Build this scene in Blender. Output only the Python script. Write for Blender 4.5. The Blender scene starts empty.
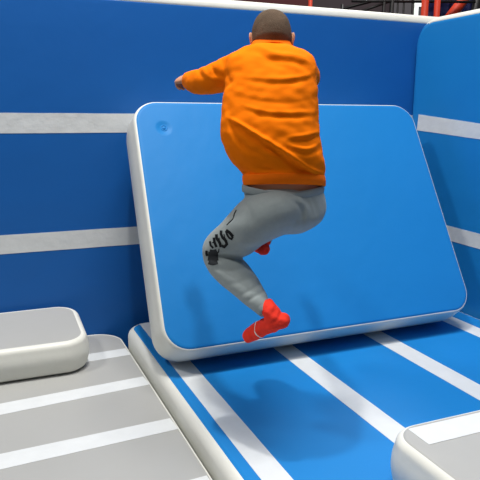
import bpy, bmesh, math, random
import numpy as np
from mathutils import Vector, Matrix, noise
from mathutils.bvhtree import BVHTree
random.seed(4)
scn = bpy.context.scene
COL = scn.collection
PI = math.pi

# ------------------------------------------------------------------ camera
F_PX = 620.0
CAM = Vector((0, 0, 1.65))
yaw, pitch, roll = math.radians(22.9), math.radians(11.6), math.radians(0.4)
FW = Vector((math.sin(yaw)*math.cos(pitch), math.cos(yaw)*math.cos(pitch), -math.sin(pitch)))
r_ = Vector((math.cos(yaw), -math.sin(yaw), 0)); u_ = r_.cross(FW)
RT = math.cos(roll)*r_ + math.sin(roll)*u_
UP = -math.sin(roll)*r_ + math.cos(roll)*u_
def P(x, y, d):
    """photo position + distance -> point in the hall"""
    return CAM + d*(FW + RT*((x-240)/F_PX) - UP*((y-240)/F_PX))
cd = bpy.data.cameras.new('camera'); cam = bpy.data.objects.new('camera', cd); COL.objects.link(cam)
m = Matrix.Identity(4)
for i, v in enumerate((RT, UP, -FW)):
    for k in range(3): m[k][i] = v[k]
m.translation = CAM; cam.matrix_world = m
cd.sensor_width = 36; cd.lens = 36*F_PX/480; cd.clip_start = .02
scn.camera = cam
scn.view_settings.view_transform = 'Standard'; scn.view_settings.look = 'None'
scn.view_settings.gamma = 1; scn.view_settings.use_curve_mapping = False
scn.view_settings.exposure = 0.0

# ------------------------------------------------------------------ materials
def s2l(c): return tuple(((v/255)/12.92 if v/255 <= .04045 else ((v/255+.055)/1.055)**2.4) for v in c)
def mat(name, rgb, rough=.5, spec=.5, var=.0, vscale=3., bumps=(), metal=0, extra=None, sheen=0, coat=0):
    M = bpy.data.materials.new(name); M.use_nodes = True
    nt = M.node_tree; N = nt.nodes; L = nt.links
    b = N['Principled BSDF']; c = s2l(rgb)
    b.inputs['Base Color'].default_value = (*c, 1); b.inputs['Roughness'].default_value = rough
    b.inputs['Specular IOR Level'].default_value = spec; b.inputs['Metallic'].default_value = metal
    if sheen: b.inputs['Sheen Weight'].default_value = sheen
    tc = N.new('ShaderNodeTexCoord')
    if var:
        n = N.new('ShaderNodeTexNoise'); n.inputs['Scale'].default_value = vscale; n.inputs['Detail'].default_value = 5
        L.new(tc.outputs['Object'], n.inputs['Vector'])
        mx = N.new('ShaderNodeMix'); mx.data_type = 'RGBA'
        mx.inputs[6].default_value = (*[v*(1-var) for v in c], 1); mx.inputs[7].default_value = (*[min(1, v*(1+var)) for v in c], 1)
        L.new(n.outputs['Fac'], mx.inputs[0]); L.new(mx.outputs[2], b.inputs['Base Color'])
    prev = None
    for (sc, strength, dist) in bumps:
        n = N.new('ShaderNodeTexNoise'); n.inputs['Scale'].default_value = sc; n.inputs['Detail'].default_value = 3
        L.new(tc.outputs['Object'], n.inputs['Vector'])
        bp = N.new('ShaderNodeBump'); bp.inputs['Strength'].default_value = strength; bp.inputs['Distance'].default_value = dist
        L.new(n.outputs['Fac'], bp.inputs['Height'])
        if prev: L.new(prev.outputs['Normal'], bp.inputs['Normal'])
        prev = bp
    if prev: L.new(prev.outputs['Normal'], b.inputs['Normal'])
    return M
VB = ((2.2, .35, .02), (9, .12, .01), (60, .08, .002))
BLUE = mat('blue_vinyl', (24, 123, 194), .52, .22, .04, 2, VB)
WALLBLUE = mat('deep_blue_vinyl', (20, 93, 170), .45, .3, .04, 2, VB)
WHITE = mat('white_vinyl', (220, 221, 214), .45, .4, .04, 6, ((6, .25, .012), (30, .15, .004)))
STRIPE = mat('white_stripe_vinyl', (212, 216, 218), .5, .35, .07, 14, ((12, .35, .012), (45, .2, .004)))
GREY = mat('grey_vinyl', (166, 167, 165), .42, .45, .04, 4, VB)
ORANGE = mat('orange_fleece', (255, 124, 0), .9, .1, .05, 30, ((350, .25, .002),), sheen=.0)
ORANGE_RIB = mat('orange_ribbing', (252, 116, 6), .9, .15, .04, 40, ((500, .3, .002),))
PANTS = mat('grey_jersey', (150, 160, 162), .95, .1, .08, 60, ((400, .25, .002),), sheen=.1)
PANTSB = mat('grey_waistband', (142, 152, 156), .95, .1, .05, 60, ((300, .3, .002),))
SOCK = mat('red_knit', (255, 62, 46), .85, .15, .12, 60, ((260, .5, .003),))
SKIN = mat('skin', (196, 142, 112), .5, .35, .06, 20, ((120, .1, .002),))
LIP = mat('lip_skin', (170, 100, 90), .45, .4)
HAIR = mat('cropped_hair', (96, 80, 66), .9, .2, .4, 16, ((300, .8, .004),))
BLACKP = mat('black_print', (22, 24, 28), .7, .2)
DARKP = mat('faded_black_print', (46, 50, 54), .8, .2, .3, 90)
EYEW = mat('eye_white', (235, 232, 228), .2, .5); EYEB = mat('eye_iris', (40, 26, 20), .15, .5)
RED = mat('orange_red_foam', (214, 66, 40), .5, .4, .05, 8)
BLACK = mat('black_paint', (16, 16, 18), .5, .4)
NET = mat('black_net', (20, 20, 22), .8, .2)
NAVY = mat('navy_tarp', (28, 34, 84), .6, .3, .2, 3, ((3, .8, .15),))
DARKW = mat('dark_wall_paint', (70, 62, 66), .8, .2, .15, 1.2)
MAROON = mat('maroon_panel_paint', (86, 46, 48), .8, .2, .15, 2)
FLOORM = mat('dark_carpet', (60, 62, 66), .95, .1, .2, 8)
PLATE = mat('grey_board', (98, 96, 100), .7, .2, .1, 3)
WINW = bpy.data.materials.new('daylight_pane'); WINW.use_nodes = True
_b = WINW.node_tree.nodes['Principled BSDF']; _b.inputs['Base Color'].default_value = (.8, .85, .85, 1)
_b.inputs['Emission Color'].default_value = (.9, 1, .95, 1); _b.inputs['Emission Strength'].default_value = .75

def leaning_blue():
    M = BLUE.copy(); M.name = 'blue_vinyl_with_dimple'
    nt = M.node_tree; N = nt.nodes; L = nt.links; b = N['Principled BSDF']
    prev = b.inputs['Normal'].links[0].from_node
    tc = N.new('ShaderNodeTexCoord'); vs = N.new('ShaderNodeVectorMath'); vs.operation = 'DISTANCE'
    vs.inputs[1].default_value = VALVE; L.new(tc.outputs['Object'], vs.inputs[0])
    mr = N.new('ShaderNodeMapRange'); mr.interpolation_type = 'SMOOTHSTEP'
    mr.inputs['From Min'].default_value = .012; mr.inputs['From Max'].default_value = .055
    L.new(vs.outputs['Value'], mr.inputs['Value'])
    bp = N.new('ShaderNodeBump'); bp.inputs['Strength'].default_value = 1; bp.inputs['Distance'].default_value = .007
    L.new(mr.outputs['Result'], bp.inputs['Height']); L.new(prev.outputs['Normal'], bp.inputs['Normal'])
    L.new(bp.outputs['Normal'], b.inputs['Normal'])
    return M

# ------------------------------------------------------------------ object helpers
def link(name, me, mats, parent=None, smooth=True):
    o = bpy.data.objects.new(name, me); COL.objects.link(o)
    for q in (mats if isinstance(mats, (list, tuple)) else [mats]): me.materials.append(q)
    if smooth:
        for p in me.polygons: p.use_smooth = True
    if parent: o.parent = parent
    return o
def from_bm(name, bm, mats, parent=None, smooth=True):
    me = bpy.data.meshes.new(name); bm.normal_update(); bm.to_mesh(me); bm.free()
    return link(name, me, mats, parent, smooth)
def thing(name, label, cat, M=None, group=None):
    o = bpy.data.objects.new(name, None); COL.objects.link(o); o.empty_display_size = .1
    if M is not None: o.matrix_world = M
    o['label'] = label; o['category'] = cat
    if group: o['group'] = group
    return o
def T(x, y, z, rz=0): return Matrix.Translation((x, y, z)) @ Matrix.Rotation(rz, 4, 'Z')

def rrect(L, W, R, inset, n=10):
    """rounded rectangle outline 0..L x 0..W, inset from its edge"""
    r = max(R-inset, .004); x0, x1, y0, y1 = inset, L-inset, inset, W-inset
    pts = []
    for cx, cy, a0 in ((x1-r, y0+r, -PI/2), (x1-r, y1-r, 0), (x0+r, y1-r, PI/2), (x0+r, y0+r, PI)):
        for k in range(n+1):
            a = a0+PI/2*k/n; pts.append((cx+r*math.cos(a), cy+r*math.sin(a)))
    return pts
def rings_mesh(name, L, W, R, prof, mats, parent, cap0=False, cap1=False):
    bm = bmesh.new(); prev = None
    for j, (ins, z) in enumerate(prof):
        ring = [bm.verts.new((x, y, z)) for x, y in rrect(L, W, R, ins)]
        if prev:
            n = len(ring)
            for k in range(n): bm.faces.new((prev[k], prev[(k+1) % n], ring[(k+1) % n], ring[k]))
        elif cap0: bm.faces.new(list(reversed(ring)))
        prev = ring
    if cap1: bm.faces.new(prev)
    return from_bm(name, bm, mats, parent)
def air_mat(root, L, W, Th, R, r, seam, top_mat, side_mat, bulge=.008, piping=None, groove=True):
    """inflatable mat: a side band wrapping onto the upper face, and the upper face itself"""
    side = []
    side.append((r+.05, 0.)); side.append((r+.01, 0.))
    for k in range(7):
        a = PI/2*k/6; side.append((r-r*math.sin(a), r-r*math.cos(a)))
    for k in range(1, 6):
        t = k/6; side.append((-bulge*math.sin(PI*t), r+(Th-2*r)*t))
    top = []
    for k in range(7):
        a = PI/2*k/6; top.append((r-r*math.cos(a), Th-r+r*math.sin(a)))
    cover = []
    if seam <= r:
        cut = [p for p in top if p[0] <= seam+1e-6]; cover = [p for p in top if p[0] > seam+1e-6]
        side += cut; start = cut[-1]
    else:
        side += top; start = (seam, Th); side.append(start)
    band = rings_mesh('side_band', L, W, R, side + [(start[0]+.004, start[1]-.004)], side_mat, root, cap0=True)
    cov = [(start[0]-.001, start[1]-.003), (start[0]+.0005, start[1]-.0005)] if groove else [start]
    cov += cover
    last = cov[-1]
    cov += [(max(last[0], r)+.006, Th), (max(last[0], r)+.03, Th), (max(last[0], r)+.05, Th)]
    c = rings_mesh('top_cover', L, W, R, cov, top_mat, root, cap1=True)
    if piping:
        bm = bmesh.new(); pr = .004; prev = None; first = None
        out = rrect(L, W, R, start[0]+.001); n = len(out)
        rings = []
        for k in range(n):
            a = Vector((*out[k-1], 0)); b = Vector((*out[(k+1) % n], 0)); t = (b-a).normalized(); nn = Vector((t.y, -t.x, 0))
            rings.append([bm.verts.new(Vector((*out[k], start[1]+.001)) + pr*(math.cos(q*PI/4)*nn + math.sin(q*PI/4)*Vector((0, 0, 1)))) for q in range(8)])
        for k in range(n):
            A, B = rings[k], rings[(k+1) % n]
            for q in range(8): bm.faces.new((A[q], B[q], B[(q+1) % 8], A[(q+1) % 8]))
        from_bm('piping', bm, piping, root)
    return c
def strip(root, p0, p1, w0, w1, z, m_, name='stripe', axis='x', th=.0015, wob=.0012, label=None):
    """thin sewn strip on a face; p0,p1 ends of the centre line, w widths"""
    bm = bmesh.new(); n = 40; a = Vector((*p0, 0)); b = Vector((*p1, 0)); t = (b-a).normalized(); s = Vector((-t.y, t.x, 0))
    seed = random.random()*50; prev = None
    for k in range(n+1):
        u = k/n; c = a.lerp(b, u); w = (w0+(w1-w0)*u)/2
        e0 = wob*noise.noise((seed, u*26, 0)); e1 = wob*noise.noise((seed+9, u*26, 0))
        pa = c-s*(w+e0); pb = c+s*(w+e1)
        ring = [bm.verts.new((pa.x, pa.y, z-.0005)), bm.verts.new((pa.x, pa.y, z+th)), bm.verts.new((pb.x, pb.y, z+th)), bm.verts.new((pb.x, pb.y, z-.0005))]
        if prev:
            for q in range(3): bm.faces.new((prev[q], ring[q], ring[q+1], prev[q+1]))
        else: bm.faces.new(ring)
        prev = ring
    bm.faces.new(list(reversed(prev)))
    bmesh.ops.recalc_face_normals(bm, faces=bm.faces)
    return from_bm(name, bm, m_, root, smooth=False)

# ------------------------------------------------------------------ setting
def box(name, x0, x1, y0, y1, z0, z1, m_, parent=None, bev=0):
    bm = bmesh.new(); bmesh.ops.create_cube(bm, size=1)
    for v in bm.verts:
        v.co = Vector(((x0+x1)/2+v.co.x*(x1-x0), (y0+y1)/2+v.co.y*(y1-y0), (z0+z1)/2+v.co.z*(z1-z0)))
    if bev: bmesh.ops.bevel(bm, geom=list(bm.edges), offset=bev, segments=3, affect='EDGES', profile=.5)
    return from_bm(name, bm, m_, parent, smooth=False)
o = box('floor', -4, 12, -3, 9.2, -.05, 0, FLOORM); o['kind'] = 'structure'
o = box('wall_back', -4, 12, 9, 9.2, 0, 6.2, DARKW); o['kind'] = 'structure'

# blue floor mat
r = thing('floor_mat', 'large blue inflatable floor mat with white lengthwise stripes, under the jumping boy', 'mat', T(.80, .3, 0))
air_mat(r, 2.27, 3.54, .30, .15, .05, .042, BLUE, WHITE, bulge=.0, piping=None)
for xc, w in ((.952, .112), (1.583, .122), (2.212, .13), (2.842, .122)):
    strip(r, (xc-.8, .05), (xc-.8, 3.49), w, w, .30, STRIPE)
# grey floor mat
r = thing('floor_mat', 'grey inflatable floor mat with white crosswise stripes, lower left beside the blue floor', 'mat', T(-1.0, .8, 0))
air_mat(r, 1.79, 3.18, .20, .18, .022, .014, GREY, WHITE, bulge=.0, piping=WHITE)
for ya, yb in ((3.56, 3.60), (3.08, 3.145), (2.58, 2.622), (2.05, 2.10), (1.55, 1.6)):
    sl = (yb-ya)/.79
    strip(r, (.03, ya-sl*.97-.8), (1.772, yb-.005-.8), .14, .115, .20, STRIPE)
# small grey block on the left
r = thing('mat_block', 'small grey block mat with white sides, lying on the striped grey mat at left', 'mat', T(-.75, 3.375, .203) @ Matrix.Rotation(math.radians(5), 4, 'X'))
air_mat(r, 1.265, .575, .19, .14, .032, .034, GREY, WHITE, bulge=.012)
# right foreground block
r = thing('mat_block', 'grey mat with one white stripe and white sides, lower right corner on the blue floor', 'mat', T(1.297, .55, .3015))
air_mat(r, 1.3, 1.175, .215, .13, .035, .028, GREY, WHITE, bulge=.012)
strip(r, (.088, 1.075), (1.22, 1.075), .118, .118, .215, STRIPE)
strip(r, (.088, .45), (1.22, .45), .118, .118, .215, STRIPE)

# back wall panel : local x right, local y up, local z toward the camera
def upright(x, y, z, ang):
    return Matrix.Translation((x, y, z)) @ Matrix.Rotation(ang, 4, 'Z') @ Matrix.Rotation(PI/2, 4, 'X')
r = thing('inflatable_wall', 'long blue inflatable wall with white stripes behind the leaning mat', 'wall panel', upright(-1.2, 4.28, 0, 0))
air_mat(r, 4.75, 2.380, .30, .10, .05, .062, WALLBLUE, WHITE, bulge=.006)
for z0, z1 in ((.790, .908), (1.521, 1.64)):
    strip(r, (.05, (z0+z1)/2), (4.70, (z0+z1)/2), z1-z0, z1-z0, .30, STRIPE)
# right wall panel: front face looks to -X
r = thing('inflatable_wall', 'blue inflatable side wall at the right edge, meeting the long wall in the corner', 'wall panel', upright(3.39, 3.975, 0, -PI/2))
air_mat(r, 3.6, 2.335, .30, .20, .05, .048, BLUE, WHITE, bulge=.006)
for ch in COL.objects:
    if ch.parent is r and ch.name.startswith('side_band'):
        ch.data.materials.append(BLUE)
        for p in ch.data.polygons:
            if p.center.x < .16 and p.center.y < 2.335-.042: p.material_index = 1
strip(r, (.10, 1.588), (3.5, 1.33), .118, .03, .30, STRIPE)
strip(r, (.10, .815), (3.5, .785), .106, .09, .30, STRIPE)

# leaning mat
TH = math.radians(33); YAWM = math.radians(.3)
base = Matrix(((1, 0, 0, 0), (0, math.sin(TH), -math.cos(TH), 0), (0, math.cos(TH), math.sin(TH), 0), (0, 0, 0, 1)))
LM = Matrix.Translation((.803, 3.085, .297)) @ Matrix.Rotation(YAWM, 4, 'Z') @ base
LW, LL, LT = 2.015, 1.52, .272
# where the valve sits on the face
def on_face(px, py):
    d = (FW + RT*((px-240)/F_PX) - UP*((py-240)/F_PX)); n = LM.to_3x3() @ Vector((0, 0, 1)); p0 = LM @ Vector((0, 0, LT))
    return LM.inverted() @ (CAM + d*((p0-CAM).dot(n)/d.dot(n)))
VALVE = on_face(164, 128)
r = thing('leaning_mat', 'big blue inflatable mat with white sides leaning against the wall behind the boy', 'mat', LM)
c = air_mat(r, LW, LL, LT, .15, .03, .016, leaning_blue(), WHITE, bulge=.012)
for ch in [q for q in COL.objects if q.parent is r]:      # the soft mat sags a little to the right as it leans
    for v in ch.data.vertices: v.co.x += .037*v.co.y
bm = bmesh.new()
prof = [(.0, .004), (.008, .004), (.010, .002), (.010, -.001), (.014, -.001), (.014, .0012), (.0175, .0022), (.021, .0012), (.022, -.002)]
prev = None; cv = bm.verts.new((0, 0, .004))
for rr, z in prof[1:]:
    ring = [bm.verts.new((rr*math.cos(a*PI/12), rr*math.sin(a*PI/12), z)) for a in range(24)]
    for k in range(24):
        if prev: bm.faces.new((prev[k], ring[k], ring[(k+1) % 24], prev[(k+1) % 24]))
        else: bm.faces.new((cv, ring[k], ring[(k+1) % 24]))
    prev = ring
o = from_bm('valve', bm, BLUE, r); o.location = VALVE

# ------------------------------------------------------------------ behind the wall
def tube_mesh(bm, pts, rad, n=16):
    rings = []
    for i, p in enumerate(pts):
        t = (pts[min(i+1, len(pts)-1)]-pts[max(i-1, 0)]).normalized()
        a = t.cross(Vector((0, 0, 1)) if abs(t.z) < .9 else Vector((1, 0, 0))).normalized(); b = t.cross(a)
        rr = rad[i] if isinstance(rad, (list, tuple)) else rad
        rings.append([bm.verts.new(p+rr*(math.cos(2*PI*k/n)*a+math.sin(2*PI*k/n)*b)) for k in range(n)])
    for A, B in zip(rings, rings[1:]):
        for k in range(n): bm.faces.new((A[k], A[(k+1) % n], B[(k+1) % n], B[k]))
    bm.faces.new(rings[0]); bm.faces.new(list(reversed(rings[-1])))
    bmesh.ops.recalc_face_normals(bm, faces=bm.faces)
def post(x, y, top, rad, label, name='padded_post', tilt=0, m_=RED):
    rt = thing(name, label, 'post', T(x, y, 0))
    bm = bmesh.new(); tube_mesh(bm, [Vector((0, 0, .03)), Vector((tilt*.5, 0, top/2)), Vector((tilt, 0, top))], rad)
    from_bm('foam_sleeve', bm, m_, rt)
    bm = bmesh.new(); tube_mesh(bm, [Vector((0, 0, 0)), Vector((0, 0, .03))], rad*1.6); from_bm('base_plate', bm, BLACK, rt)
    bm = bmesh.new(); tube_mesh(bm, [Vector((tilt, 0, top)), Vector((tilt, 0, top+.04))], rad*1.05); from_bm('cap', bm, BLACK, rt)
post(3.31, 6, 3.6, .021, 'thin orange-red post above the middle of the long wall')
post(4.78, 6, 3.6, .040, 'orange-red post above the corner, left one beside the white window')
post(4.952, 6, 3.6, .034, 'orange-red post above the corner, just right of the window post')
# slanted tube
rt = thing('slanted_tube', 'thick orange-red slanted tube above the right side wall', 'tube', T(4.95, 6.9, 0))
bm = bmesh.new(); tube_mesh(bm, [P(440, 30, 7.8)-Vector((4.95, 6.9, 0)), P(461, 3, 7.8)-Vector((4.95, 6.9, 0)), P(482, -25, 7.8)-Vector((4.95, 6.9, 0))], .064); from_bm('foam_sleeve', bm, RED, rt)
bm = bmesh.new(); tube_mesh(bm, [P(440, 30, 7.8)-Vector((4.95, 6.9, 0)), Vector((-.3, 0, .0))], .05); from_bm('leg', bm, BLACK, rt)
bm = bmesh.new(); tube_mesh(bm, [P(482, -25, 7.8)-Vector((4.95, 6.9, 0)), Vector((.95, 0, .0))], .05); from_bm('leg', bm, BLACK, rt)
# black climbing frame with beams
def bar(rt, name, a, b, rad=.018, m_=BLACK):
    bm = bmesh.new(); tube_mesh(bm, [a-Vector(rt.location), b-Vector(rt.location)], rad, 10); return from_bm(name, bm, m_, rt)
rt = thing('steel_frame', 'black steel frame of upright and slanting bars above the long wall', 'frame', T(4.2, 6.4, 0))
def PY(x, y, Y):
    d = FW + RT*((x-240)/F_PX) - UP*((y-240)/F_PX); return CAM + d*(Y/d.y)
for x, rad in ((384, .020), (392, .028), (398, .012), (404, .012), (413, .016)):
    t = PY(x, 2, 6.4); bar(rt, 'upright_bar', Vector((t.x, 6.4, 0)), Vector((t.x, 6.4, 3.7)), rad)
bar(rt, 'slanting_bar', PY(342, 9, 6.4), PY(392, -4, 6.4), .016)
bar(rt, 'slanting_bar', PY(362, 11, 6.4), PY(400, -2, 6.4), .014)
bar(rt, 'top_rail', PY(352, 1, 6.4), PY(475, 2, 6.38), .016)
a = PY(342, 9, 6.4); bar(rt, 'upright_bar', Vector((a.x, 6.4, 0)), a+Vector((0, 0, .05)), .016)
# window in the hall wall
a = PY(411.5, 3, 8.98); b = PY(422, 16, 8.98)
w = box('window_1', a.x, b.x+.25, 8.93, 9.0, b.z-.6, a.z+.05, WHITE); w['kind'] = 'structure'
q = box('pane', a.x+.03, b.x+.22, 8.915, 8.93, b.z-.57, a.z+.02, WINW, w)
q = box('notice', a.x+.1, a.x+.22, 8.905, 8.914, b.z-.02, a.z-.06, PLATE, w)
# board, maroon panel, navy tarp
a = PY(393, -8, 8.4); b = PY(411, 16, 8.4)
q = box('board', a.x, b.x, 8.36, 8.42, 0, a.z+.3, PLATE, bev=.01)
q['label'] = 'tall grey board behind the black bars, left of the white window'; q['category'] = 'board'
a = PY(205, 0, 8.6); b = PY(307, 0, 8.6)
q = box('wall_panel', a.x, b.x, 8.56, 8.64, 0, 4.4, MAROON, bev=.01)
q['label'] = 'dark maroon panel in the distance above the boy, left of the thin post'; q['category'] = 'panel'
# tarp: a hanging sheet with folds
bm = bmesh.new(); a = PY(424, 0, 7.4); b = PY(480, 0, 7.4); nx, nz = 60, 24; g = []
for i in range(nx+1):
    row = []
    for j in range(nz+1):
        u = i/nx; v = j/nz; x = a.x+(b.x-a.x)*u+.1*(1-v)*(u-.5)
        row.append(bm.verts.new((x, 7.4+.06*math.sin(u*34+v*5)+.04*math.sin(u*11-v*6), .02+v*3.9)))
    g.append(row)
for i in range(nx):
    for j in range(nz): bm.faces.new((g[i][j], g[i+1][j], g[i+1][j+1], g[i][j+1]))
bmesh.ops.solidify(bm, geom=bm.faces[:], thickness=.01)
q = from_bm('hanging_tarp', bm, NAVY); q['label'] = 'dark navy tarp hanging behind the orange-red posts at the corner'; q['category'] = 'tarp'

# ------------------------------------------------------------------ the jumping boy
RH = Vector((math.cos(yaw), -math.sin(yaw), 0)); AW = Vector((math.sin(yaw), math.cos(yaw), 0)); ZZ = Vector((0, 0, 1))
def catmull(pts, n):
    """pts: list of tuples of floats (same length) -> resampled smooth list"""
    A = [np.array(p, float) for p in pts]; out = []
    for i in range(len(A)-1):
        p0, p1, p2, p3 = A[max(i-1, 0)], A[i], A[i+1], A[min(i+2, len(A)-1)]
        for k in range(n):
            t = k/n; out.append(.5*((2*p1)+(-p0+p2)*t+(2*p0-5*p1+4*p2-p3)*t*t+(-p0+3*p1-3*p2+p3)*t**3))
    out.append(A[-1]); return [tuple(float(v) for v in q) for q in out]
def loft(bm, rows, side=None, n=28, sub=5, round_ends=True, ref=None, tan=None):
    """rows: (Vector centre, half width a, half width b). a is measured along the ref direction"""
    d = catmull([(*c, a, b) for c, a, b in rows], sub)
    C = [Vector(q[:3]) for q in d]; rings = []
    L_ = len(d)
    for i in range(L_):
        t = (C[min(i+1, L_-1)]-C[max(i-1, 0)]).normalized()
        if tan is not None: t = tan.copy()
        rf = (ref or RH); a = (rf-t*rf.dot(t))
        if a.length < .1: a = AW-t*AW.dot(t)
        a.normalize(); b = t.cross(a)
        rings.append((C[i], t, a, b, abs(float(d[i][3])), abs(float(d[i][4]))))
    seq = []
    if round_ends:
        c, t, a, b, ra, rb = rings[0]; h = min(ra, rb)
        for k in range(4, 0, -1):
            q = k/5*PI/2; seq.append((c-t*h*math.sin(q), a, b, ra*math.cos(q), rb*math.cos(q)))
    seq += [(c, a, b, ra, rb) for c, t, a, b, ra, rb in rings]
    if round_ends:
        c, t, a, b, ra, rb = rings[-1]; h = min(ra, rb)
        for k in range(1, 5):
            q = k/5*PI/2; seq.append((c+t*h*math.sin(q), a, b, ra*math.cos(q), rb*math.cos(q)))
    R_ = []
    for c, a, b, ra, rb in seq:
        R_.append([bm.verts.new(c+ra*math.cos(2*PI*k/n)*a+rb*math.sin(2*PI*k/n)*b) for k in range(n)])
    for A, B in zip(R_, R_[1:]):
        for k in range(n): bm.faces.new((A[k], A[(k+1) % n], B[(k+1) % n], B[k]))
    bm.faces.new(list(reversed(R_[0]))); bm.faces.new(R_[-1])
def blob(bm, c, ax, sz, n=14):
    """ellipsoid with axes ax (3 vectors) and half sizes"""
    r0 = bmesh.ops.create_uvsphere(bm, u_segments=n*2, v_segments=n, radius=1)
    for v in r0['verts']:
        p = v.co.copy(); v.co = c+ax[0]*p.x*sz[0]+ax[1]*p.y*sz[1]+ax[2]*p.z*sz[2]
def remeshed(bm, voxel, smooth=6, factor=.5):
    bmesh.ops.recalc_face_normals(bm, faces=bm.faces)
    me = bpy.data.meshes.new('raw'); bm.to_mesh(me); bm.free()
    o = bpy.data.objects.new('raw', me); COL.objects.link(o)
    md = o.modifiers.new('r', 'REMESH'); md.mode = 'VOXEL'; md.voxel_size = voxel; md.adaptivity = 0
    sm = o.modifiers.new('s', 'SMOOTH'); sm.iterations = smooth; sm.factor = factor
    dg = bpy.context.evaluated_depsgraph_get(); dg.update()
    new = bpy.data.meshes.new_from_object(o.evaluated_get(dg)); bpy.data.objects.remove(o); bpy.data.meshes.remove(me)
    new.materials.clear()
    return new
def arrays(me):
    n = len(me.vertices); co = np.empty(n*3); me.vertices.foreach_get('co', co); no = np.empty(n*3)
    me.vertices.foreach_get('normal', no); return co.reshape(-1, 3), no.reshape(-1, 3)
def put(me, co): me.vertices.foreach_set('co', co.ravel()); me.update()
CM = np.array(CAM); Fn, Rn, Un = np.array(FW), np.array(RT), np.array(UP)
def photo_xy(co):
    q = co-CM; z = q@Fn; return 240+F_PX*(q@Rn)/z, 240-F_PX*(q@Un)/z, z
def folds(me, segs, back_only=True):
    """press fold ridges (amp>0) and grooves (amp<0) into cloth along poly-lines; widths in cm of cloth"""
    co, no = arrays(me); x, y, z = photo_xy(co); disp = np.zeros(len(co))
    face = np.clip(-(no@Fn)*1.6+.25, 0, 1) if back_only else 1
    for pts, amp, wid in segs:
        pts = [p[:2] for p in catmull([(a, b) for a, b in pts], 6)]
        best = np.full(len(co), 1e9); tt = np.zeros(len(co)); tot = len(pts)-1
        for i in range(tot):
            ax, ay = pts[i]; bx, by = pts[i+1]; dx, dy = bx-ax, by-ay; L2 = dx*dx+dy*dy
            t = np.clip(((x-ax)*dx+(y-ay)*dy)/L2, 0, 1); d = np.hypot(x-ax-t*dx, y-ay-t*dy)
            up = d < best; best = np.where(up, d, best); tt = np.where(up, (i+t)/tot, tt)
        env = np.sin(np.clip(tt, .04, .96)*PI)**.6
        disp += amp*np.exp(-(best/wid)**2)*env
    put(me, co+no*(disp*face)[:, None])
def wrinkle(me, amp, sc, stretch=(1, 1, 1)):
    co, no = arrays(me)
    h = np.array([noise.noise((c[0]*sc*stretch[0], c[1]*sc*stretch[1], c[2]*sc*stretch[2])) for c in co])
    put(me, co+no*(h*amp)[:, None])

boy = thing('jumping_boy', 'boy in orange sweatshirt, grey joggers and red socks jumping in mid air, seen from behind', 'person', T(1.13, 2.22, .30))
BM_INV = boy.matrix_world.inverted()
def fit(o):
    o.data.transform(BM_INV); return o

# --- sweatshirt
bm = bmesh.new()
rows = []
for py, l, rr, d, hd in ((48, 250, 292, 2.535, .058), (50, 242, 299, 2.52, .072), (53.5, 234, 307, 2.50, .088), (58.5, 227, 313.5, 2.485, .10), (67, 224.5, 317, 2.47, .112),
                         (80, 225, 317, 2.46, .12), (95, 223, 318, 2.45, .128), (115, 221, 318.5, 2.44, .132), (135, 220.5, 320, 2.435, .138), (150, 225, 322, 2.435, .138),
                         (162, 232, 324.5, 2.44, .134), (169, 238, 325.5, 2.45, .128), (174, 243, 324, 2.455, .121), (180, 243.5, 324.5, 2.46, .120), (185, 244, 325, 2.465, .118)):
    rows.append((P((l+rr)/2, py, d), (rr-l)/2*d/F_PX, hd))
loft(bm, rows, n=48, round_ends=False, tan=-(ZZ*.96+AW*.28).normalized())
sleeveL = [(P(247, 68, 2.48), .070, .074), (P(228, 74, 2.53), .069, .070), (P(210, 80, 2.60), .059, .062), (P(198, 82, 2.68), .052, .054), (P(192, 81, 2.78), .045, .046), (P(190, 80, 2.87), .036, .037), (P(189.5, 80, 2.89), .033, .033)]
loft(bm, sleeveL, n=28, ref=ZZ, round_ends=False)
sleeveR = [(P(296, 70, 2.48), .07, .07), (P(304, 75, 2.56), .064, .062), (P(307, 78, 2.66), .056, .056), (P(304, 78, 2.76), .05, .05), (P(297, 73, 2.86), .041, .041), (P(292, 69, 2.95), .035, .035)]
loft(bm, sleeveR, n=28, ref=ZZ, round_ends=False)
me = remeshed(bm, .005, 8)
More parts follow.
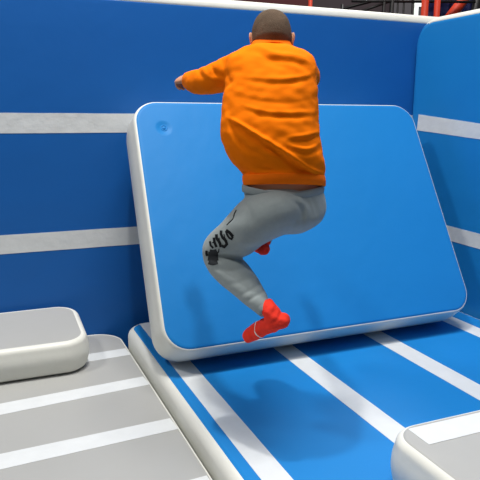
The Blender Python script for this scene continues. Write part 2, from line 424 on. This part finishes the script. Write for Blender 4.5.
folds(me, [
    ([(229, 118), (240, 124), (265, 139), (290, 155), (311, 169), (322, 172)], .013, 2.0),
    ([(231, 124), (242, 131), (265, 146), (290, 162), (308, 174)], -.010, 3.2),
    ([(229, 113), (233, 133), (248, 149), (275, 162)], -.007, 3.0),
    ([(226, 110), (229, 130), (240, 150), (262, 166)], .004, 3.0),
    ([(243, 105), (262, 111), (285, 113), (314, 112)], .0045, 2.5),
    ([(246, 110), (265, 115.5), (290, 117), (314, 116)], -.005, 3.0),
    ([(290, 137), (308, 135), (320, 131)], .0045, 2.2), ([(290, 141), (308, 140), (320, 136)], -.005, 2.5),
    ([(289, 145), (306, 149), (319, 144)], .0045, 2.0), ([(290, 150), (307, 154), (320, 150)], -.005, 2.5),
    ([(242, 80), (270, 84), (300, 81), (315, 77)], -.004, 3), ([(240, 76), (270, 79), (300, 77), (312, 74)], .004, 2.5),
    ([(238, 96), (262, 101), (290, 103), (312, 99)], -.003, 3), 
    ([(239, 48), (256, 46), (275, 54), (300, 57), (314, 68)], .006, 2.6), ([(237, 53), (254, 51), (272, 59), (298, 63), (311, 74)], -.006, 3),
    ([(242, 60), (258, 58), (280, 66), (296, 72)], -.004, 3.5),
    ([(211, 64), (214, 72), (224, 78)], -.006, 2.2), ([(203, 67), (208, 76), (216, 80)], .005, 2.2), ([(222, 58), (224, 70), (230, 84)], -.005, 2.6),
    ([(216, 92), (224, 88), (232, 78)], -.006, 3), ([(198, 68), (200, 74), (205, 80)], -.004, 2),
    ([(232, 163), (250, 168), (280, 174), (322, 175)], .004, 3),
    ([(242, 178.5), (262, 180), (295, 181), (325, 178.5)], -.004, 1.6)])
wrinkle(me, .0035, 22, (1, 1, 1.5))
shirt = fit(link('sweatshirt', me, ORANGE, boy))
# cuffs of ribbing
for rows_ in ([(P(191, 80.5, 2.845), .038, .039), (P(190, 80, 2.90), .033, .033)], [(P(293.5, 70, 2.92), .038, .038), (P(291, 68, 2.97), .033, .033)]):
    bm = bmesh.new(); loft(bm, rows_, n=36, ref=ZZ, sub=6, round_ends=False); fit(from_bm('cuff', bm, ORANGE_RIB, shirt))
bm = bmesh.new()
loft(bm, [(P(283.5, 176, 2.457), .1635, .1235), (P(284, 181, 2.46), .1655, .124), (P(284.5, 186, 2.468), .163, .119)], n=64, sub=4, round_ends=False, tan=-(ZZ*.98+AW*.18).normalized())
fit(from_bm('hem_band', bm, ORANGE_RIB, shirt))
bm = bmesh.new()
loft(bm, [(P(271.5, 50, 2.522), .088, .066), (P(271.5, 45, 2.535), .082, .064), (P(271.5, 42.3, 2.54), .0765, .060)], n=48, sub=4, round_ends=False, tan=(ZZ*.93+AW*.36).normalized())
fit(from_bm('collar', bm, ORANGE_RIB, shirt))

# --- joggers
bm = bmesh.new()
loft(bm, [(P(283, 188.5, 2.475), .157, .113), (P(285, 198, 2.48), .161, .118), (P(287.5, 209, 2.485), .155, .12), (P(290, 218, 2.49), .132, .115), (P(291, 226, 2.50), .095, .09), (P(291, 232, 2.51), .05, .05)], n=40, round_ends=False, tan=-ZZ)
def tube_rows(rows_): return [(P(x, y, d), r0, r1) for x, y, d, r0, r1 in rows_]
legL = tube_rows([(296, 205, 2.47, .105, .10), (275, 209, 2.46, .127, .107), (255, 221.5, 2.48, .116, .098), (238, 236, 2.52, .092, .088), (226, 244, 2.56, .079, .078), (220, 251, 2.585, .072, .075), (223, 261, 2.58, .074, .074), (231, 271, 2.55, .073, .070), (241, 281, 2.51, .066, .063), (252, 294, 2.465, .054, .052), (260, 303.5, 2.43, .041, .04), (265, 309, 2.415, .031, .031)])
loft(bm, legL, n=32, ref=AW, round_ends=False)
legR = tube_rows([(297, 208, 2.55, .10, .10), (285, 212, 2.66, .098, .098), (270, 215, 2.78, .088, .088), (258, 217, 2.88, .076, .076), (255, 222, 2.905, .07, .07), (256, 227, 2.87, .065, .065), (259, 231, 2.80, .06, .06), (262, 235, 2.73, .05, .05), (263, 238, 2.67, .036, .036)])
loft(bm, legR, n=28, ref=ZZ, round_ends=False)
me = remeshed(bm, .005, 8)
folds(me, [
    ([(295, 201), (300, 206), (303, 214), (302, 230)], -.007, 2.4), ([(299, 200), (305, 206), (308, 216)], .004, 2.2),
    ([(310, 195), (315, 205), (318, 216)], -.004, 2.2), ([(305, 197), (311, 207), (313, 218)], -.003, 2),
    ([(205, 258), (222, 256), (243, 258)], -.009, 3), ([(208, 265), (225, 263), (246, 264)], .004, 2.5), ([(212, 268), (228, 270), (248, 268)], -.005, 2.6),
    ([(225, 285), (240, 282), (258, 275)], -.003, 3), ([(245, 303), (255, 296), (266, 290)], -.004, 2), ([(240, 296), (250, 290), (262, 283)], -.003, 2),
    ([(232, 240), (250, 243), (268, 240)], .003, 3), ([(245, 250), (262, 246), (280, 238)], -.004, 2.6),
    ([(243, 200), (250, 212), (252, 228)], -.003, 3), ([(236, 211), (233, 218), (227, 224)], -.004, 1.3)])
wrinkle(me, .0022, 18)
pants = fit(link('joggers', me, PANTS, boy))
bm = bmesh.new()
# waistband: a low band round the hips, dipping at the back
def wb(off, dz):
    ring = []
    for k in range(72):
        a = 2*PI*k/72; c = P(283, 190, 2.475)
        sag = .010-.021*(1-abs(math.cos(a)))*(1 if math.sin(a) < 0 else -.2)
        ring.append(c+RH*math.cos(a)*(.160+off)+AW*math.sin(a)*(.1145+off)+ZZ*(dz+sag))
    return ring
prs = [(-.006, .010), (.001, .013), (.004, .006), (.005, -.006), (.003, -.016), (-.002, -.019)]
prev = None
for off, dz in prs:
    ring = [bm.verts.new(q) for q in wb(off, dz)]
    if prev:
        for k in range(72): bm.faces.new((prev[k], prev[(k+1) % 72], ring[(k+1) % 72], ring[k]))
    prev = ring
fit(from_bm('waistband', bm, PANTSB, pants))
# printing and pocket piping laid on the cloth
me = pants.data.copy(); me.transform(boy.matrix_world)
bvh = BVHTree.FromPolygons([v.co.copy() for v in me.vertices], [tuple(p.vertices) for p in me.polygons])
def onto(px, py, lift=.0012):
    d = (FW + RT*((px-240)/F_PX) - UP*((py-240)/F_PX)).normalized(); h = bvh.ray_cast(CAM, d)
    if h[0] is None: return None
    return h[0]+h[1]*lift
def ribbon(bm, pts, w, lift=.0015):
    pts = [(a[0]+(b[0]-a[0])*k/5, a[1]+(b[1]-a[1])*k/5) for a, b in zip(pts, pts[1:]) for k in range(5)]+[pts[-1]]; prev = None
    for i, p in enumerate(pts):
        a = pts[max(i-1, 0)]; b = pts[min(i+1, len(pts)-1)]; dx, dy = b[0]-a[0], b[1]-a[1]; L_ = math.hypot(dx, dy) or 1
        nx, ny = -dy/L_, dx/L_; row = []
        for k in (-1, -.5, 0, .5, 1):
            q = onto(p[0]+nx*w/2*k, p[1]+ny*w/2*k, lift)
            if q is None: return
            row.append(bm.verts.new(q))
        if prev:
            for k in range(4): bm.faces.new((prev[k], row[k], row[k+1], prev[k+1]))
        prev = row
Z = lambda L_: [(200+a/9.6, 222+b/9.6) for a, b in L_]
bm = bmesh.new()
for pts, w in ((Z([(252, 78), (285, 100), (318, 140)]), 3.0), (Z([(318, 138), (305, 165), (280, 150), (262, 120), (250, 85)]), 2.0),
               (Z([(205, 82), (203, 115), (220, 150)]), 2.6), (Z([(215, 145), (245, 175), (260, 210), (235, 240), (210, 225)]), 2.7), (Z([(232, 115), (240, 150), (262, 185)]), 1.0),
               (Z([(160, 118), (162, 155), (190, 195), (203, 240)]), 2.8), (Z([(185, 150), (190, 185), (178, 205)]), 1.0),
               (Z([(135, 150), (140, 190), (160, 240)]), 2.5), (Z([(98, 185), (105, 225), (130, 250)]), 2.0), (Z([(118, 200), (150, 190)]), 1.0),
               (Z([(66, 275), (63, 300), (70, 325)]), 2.4), (Z([(185, 255), (180, 285), (165, 300)]), 1.0)):
    ribbon(bm, pts, w)
bmesh.ops.recalc_face_normals(bm, faces=bm.faces)
fit(from_bm('leg_lettering', bm, BLACKP, pants))
bm = bmesh.new()
for pts, w in ((Z([(78, 345), (125, 352), (175, 345)]), 5.5), (Z([(84, 382), (125, 392), (168, 380)]), 5.0), (Z([(80, 305), (130, 312), (172, 300)]), 4.6), (Z([(95, 275), (130, 280), (160, 270)]), 2.6)):
    ribbon(bm, pts, w, .0012)
bmesh.ops.recalc_face_normals(bm, faces=bm.faces)
o = fit(from_bm('knee_print', bm, DARKP, pants)); o['label'] = 'faded black patch printed on the knee'
bm = bmesh.new()
for pts in ([(236.5, 210), (234.5, 214), (233, 219), (229, 223), (227, 225)], [(242.2, 193), (241.6, 197), (241.8, 200.5)], [(243.6, 190.5), (246, 190)]):
    q = [onto(a, b, .001) for a, b in pts]; q = [v for v in q if v is not None]
    if len(q) > 1:
        q = [Vector(v) for v in catmull([tuple(v) for v in q], 4)]; tube_mesh(bm, q, .0022, 8)
if len(bm.verts): o = fit(from_bm('pocket_piping', bm, BLACKP, pants)); o['label'] = 'black piping'
else: bm.free()
# ankle cuffs
for a, b, ra, rb in ((P(262, 306, 2.425), P(266.5, 311, 2.41), .036, .031), (P(262.5, 237, 2.69), P(263.5, 239.5, 2.65), .042, .036)):
    bm = bmesh.new(); loft(bm, [(a, ra, ra), (a.lerp(b, .5), (ra+rb)/2+.001, (ra+rb)/2+.001), (b, rb, rb)], n=32, ref=AW, sub=3, round_ends=False)
    fit(from_bm('ankle_cuff', bm, PANTSB, pants))

# --- socks
def sock(rows_leg, rows_foot, stripe):
    bm = bmesh.new(); loft(bm, rows_leg, n=28, ref=AW, round_ends=False); loft(bm, rows_foot, n=28, ref=AW)
    me = remeshed(bm, .0035, 8); wrinkle(me, .0035, 45)
    o = link('sock', me, [SOCK, WHITE], boy)
    if stripe:
        a, b, w = stripe; t = (b-a).normalized(); mid = a.lerp(b, .52)
        for p in me.polygons:
            s = (p.center-mid).dot(t)
            if abs(s) < w and p.center.z < a.z+.03: p.material_index = 1
    return fit(o)
footL = tube_rows([(282, 320.5, 2.40, .033, .032), (275, 322, 2.41, .037, .036), (266, 326, 2.45, .038, .032), (257.5, 330.5, 2.50, .040, .033), (249.5, 335, 2.535, .034, .028)])
sock(tube_rows([(266, 304, 2.425, .030, .030), (269.5, 310, 2.405, .034, .034), (274, 318, 2.405, .038, .037)]), footL, (P(266, 326, 2.45), P(257, 331, 2.50), .0028))
footR = tube_rows([(263.5, 249, 2.64, .027, .028), (259, 246, 2.67, .032, .03), (252, 243, 2.73, .034, .026), (246, 241, 2.79, .027, .02)])
sock(tube_rows([(263, 239, 2.66, .033, .033), (263, 244, 2.65, .034, .034)]), footR, None)

# --- the body (one continuous figure)
bm = bmesh.new()
HUP = (ZZ*.94+AW*.34-RH*.02).normalized(); HF = (AW*.94-ZZ*.34-RH*.03).normalized(); HR = HF.cross(HUP).normalized()
HC = P(271.5, 36.5, 2.555)                         # centre of the skull
def H(x, y, z): return HC+HR*x+HF*y+HUP*z         # head frame: x right, y to the face, z crown
SK = [(-.105, .012, .034, .030), (-.088, .012, .052, .055), (-.060, .006, .066, .078)]
for zz in (-.03, -.005, .02, .042, .060, .074, .083, .089, .0922):
    q = math.sqrt(max(0, 1-((zz+.005)/.098)**2))**.62
    SK.append((zz, -.004, .0785*q, .093*q))
loft(bm, [(H(0, yc, zz), a, b) for zz, yc, a, b in SK], n=36, ref=HR, tan=HUP, round_ends=False)
blob(bm, H(0, .078, -.028), (HR, HF, HUP), (.012, .020, .024)); blob(bm, H(0, .095, -.038), (HR, HF, HUP), (.015, .013, .011))
blob(bm, H(0, .060, -.095), (HR, HF, HUP), (.028, .022, .018))                          # chin
for s in (-1, 1):
    blob(bm, H(s*.046, .062, -.045), (HR, HF, HUP), (.024, .022, .024))                   # cheeks
    blob(bm, H(s*.030, .076, .012), (HR, HF, HUP), (.024, .012, .008))                    # brows
    blob(bm, H(s*.081, -.004, -.020), (HR*.92+HF*-.38*s*0+HR*0, (HF-HR*s*.35).normalized(), HUP), (.008, .019, .031))
    blob(bm, H(s*.086, -.014, -.010), (HR, (HF-HR*s*.5).normalized(), HUP), (.006, .014, .022))
blob(bm, H(0, .086, -.067), (HR, HF, HUP), (.022, .008, .0045)); blob(bm, H(0, .084, -.076), (HR, HF, HUP), (.018, .008, .0055))
loft(bm, [(H(0, -.012, -.045), .056, .060), (P(271.5, 45, 2.56), .050, .048), (P(271, 53, 2.53), .055, .048), (P(271, 63, 2.49), .10, .066), (P(271, 80, 2.46), .15, .10), (P(271, 115, 2.45), .155, .108), (P(273, 145, 2.445), .145, .108), (P(280, 170, 2.46), .136, .10), (P(283, 187, 2.468), .145, .100), (P(284, 196, 2.47), .145, .095), (P(286, 206, 2.475), .12, .08), (P(288, 216, 2.49), .07, .06)], n=36, round_ends=False)
arm = lambda rows_, k: [(c, max(a-k, .018), max(b-k, .018)) for c, a, b in rows_]
loft(bm, arm(sleeveL[:-1], .014)+[(P(188.5, 80, 2.90), .020, .022)], n=20, ref=ZZ)
loft(bm, arm(sleeveR[:-1], .014)+[(P(291, 68.5, 2.98), .020, .022)], n=20, ref=ZZ)
loft(bm, arm(legL, .026), n=24, ref=AW); loft(bm, arm(legR, .026), n=24, ref=ZZ)
for rows_ in (footL, footR): loft(bm, [(c, a-.007, b-.007) for c, a, b in rows_], n=20, ref=AW)
loft(bm, [(P(265, 309, 2.415), .022, .022), (P(274, 319, 2.41), .028, .028)], n=20, ref=AW)
loft(bm, [(P(263, 238, 2.67), .024, .024), (P(262.5, 246, 2.65), .026, .024)], n=20, ref=AW)
def hand(w, fwd, up, s, curl):
    """w wrist, fwd direction of the palm, up back of the hand, s = +1 when the thumb is on the right"""
    f = fwd.normalized(); u = (up-f*up.dot(f)).normalized(); sd = f.cross(u)*s
    loft(bm, [(w, .021, .016), (w+f*.018, .026, .017), (w+f*.045, .036, .015), (w+f*.070, .037, .013)], n=20, ref=sd, round_ends=True)
    for i, ln in enumerate((.062, .070, .066, .052)):
        off = sd*(.027-.018*i); p = w+f*.068+off; ang = 0; pts = [(p-f*.02, .0078, .0078)]
        for k, frac in enumerate((.44, .32, .24)):
            pts.append((p, .0078-.0006*k, .0078-.0006*k)); ang += curl*(1, 1.15, .8)[k]
            p = p+(f*math.cos(ang)-u*math.sin(ang))*ln*frac
        pts.append((p, .0058, .0058)); loft(bm, pts, n=12, sub=4, ref=sd)
    a = w+f*.022+sd*.024
    loft(bm, [(w+f*.012+sd*.012, .013, .013), (a+f*.014+sd*.010-u*.006, .0105, .0105), (a+f*.034+sd*.010-u*.018, .0088, .0088), (a+f*.050-u*.028-sd*.002, .007, .007)], n=12, sub=4, ref=u)
hand(P(188.2, 79.5, 2.895), (AW*.80-RH*.58+ZZ*.06), (ZZ*.8-RH*.5), 1, .95)
hand(P(291, 68, 2.985), (AW*.9-RH*.25+ZZ*.2), (ZZ*.7+RH*.6), -1, .55)
me = remeshed(bm, .0032, 3)
body = fit(link('body', me, SKIN, boy))
# hair: short crop shell
bm = bmesh.new(); nu, nv = 64, 40; grid = {}
tops = []
for k in range(46):
    zz = -.104+(k/45)**.9*.2015
    q = math.sqrt(max(0, 1-((zz+.005)/.1030)**2))**.62 if zz > -.03 else 1
    if zz <= -.03: t = (zz+.03)/-.03; a, b, yc = .0815-.0095*t, .0955-.0125*t, -.004+.006*t
    else: a, b, yc = .0827*q, .0965*q, -.004
    tops.append((zz, yc, max(a, .0006), max(b, .0006)))
rings = []
for (z, yc, a, b) in tops:
    rings.append([(a*math.cos(2*PI*k/nu), yc+b*math.sin(2*PI*k/nu), z) for k in range(nu)])
def hairy(p):
    x, y, z = p
    line = -.100 if y < -.03 else (-.100+(y+.03)/.045*.090 if y < .015 else (-.010+(y-.015)/.05*.06 if y < .065 else .052))
    return z > line+.003*math.sin(x*90)
V = {}
for j in range(len(rings)-1):
    for k in range(nu):
        idx = [(j, k), (j, (k+1) % nu), (j+1, (k+1) % nu), (j+1, k)]
        if all(hairy(rings[a][b]) for a, b in idx):
            vs = []
            for key in idx:
                if key not in V:
                    p = rings[key[0]][key[1]]; w = noise.noise((p[0]*60, p[1]*60, p[2]*60))*.0012; V[key] = bm.verts.new(H(p[0]*(1+w*8), p[1]*(1+w*8), p[2]))
                vs.append(V[key])
            bm.faces.new(vs)
bmesh.ops.recalc_face_normals(bm, faces=bm.faces); bmesh.ops.solidify(bm, geom=bm.faces[:], thickness=.004)
fit(from_bm('hair', bm, HAIR, boy))
for s in (-1, 1):
    bm = bmesh.new(); blob(bm, H(s*.030, .078, -.006), (HR, HF, HUP), (.013, .009, .007)); e = fit(from_bm('eye', bm, EYEW, boy))
    bm = bmesh.new(); blob(bm, H(s*.030, .0845, -.006), (HR, HF, HUP), (.0055, .0035, .0055)); fit(from_bm('iris', bm, EYEB, e))
    bm = bmesh.new(); blob(bm, H(s*.030, .0855, .017), (HR, HF, HUP), (.018, .005, .0028)); fit(from_bm('eyebrow', bm, HAIR, boy))

# ------------------------------------------------------------------ light: lamps of the hall ceiling and an added front fill
def lamp(x, y, z, size, power, col=(1, .97, .93)):
    L = bpy.data.lights.new('ceiling_and_fill_light', 'AREA'); L.shape = 'DISK'; L.size = size; L.energy = power; L.color = col
    o = bpy.data.objects.new('ceiling_and_fill_light', L); COL.objects.link(o); o.location = (x, y, z)
lamp(.62, 2.5, 6.0, .2, 125)
lamp(1.5, 1.8, 8.0, 3.0, 420)
lamp(-3.8, 2.5, 7.2, 1.0, 250)
lamp(.5, -2.0, 8.0, 3.0, 45)  # weak fill added on the camera side to brighten the boy's back
lamp(5.5, 6.8, 6.0, .8, 120)
W = bpy.data.worlds.new('hall_air'); scn.world = W; W.use_nodes = True
W.node_tree.nodes['Background'].inputs[0].default_value = (.95, .98, 1, 1); W.node_tree.nodes['Background'].inputs[1].default_value = .10
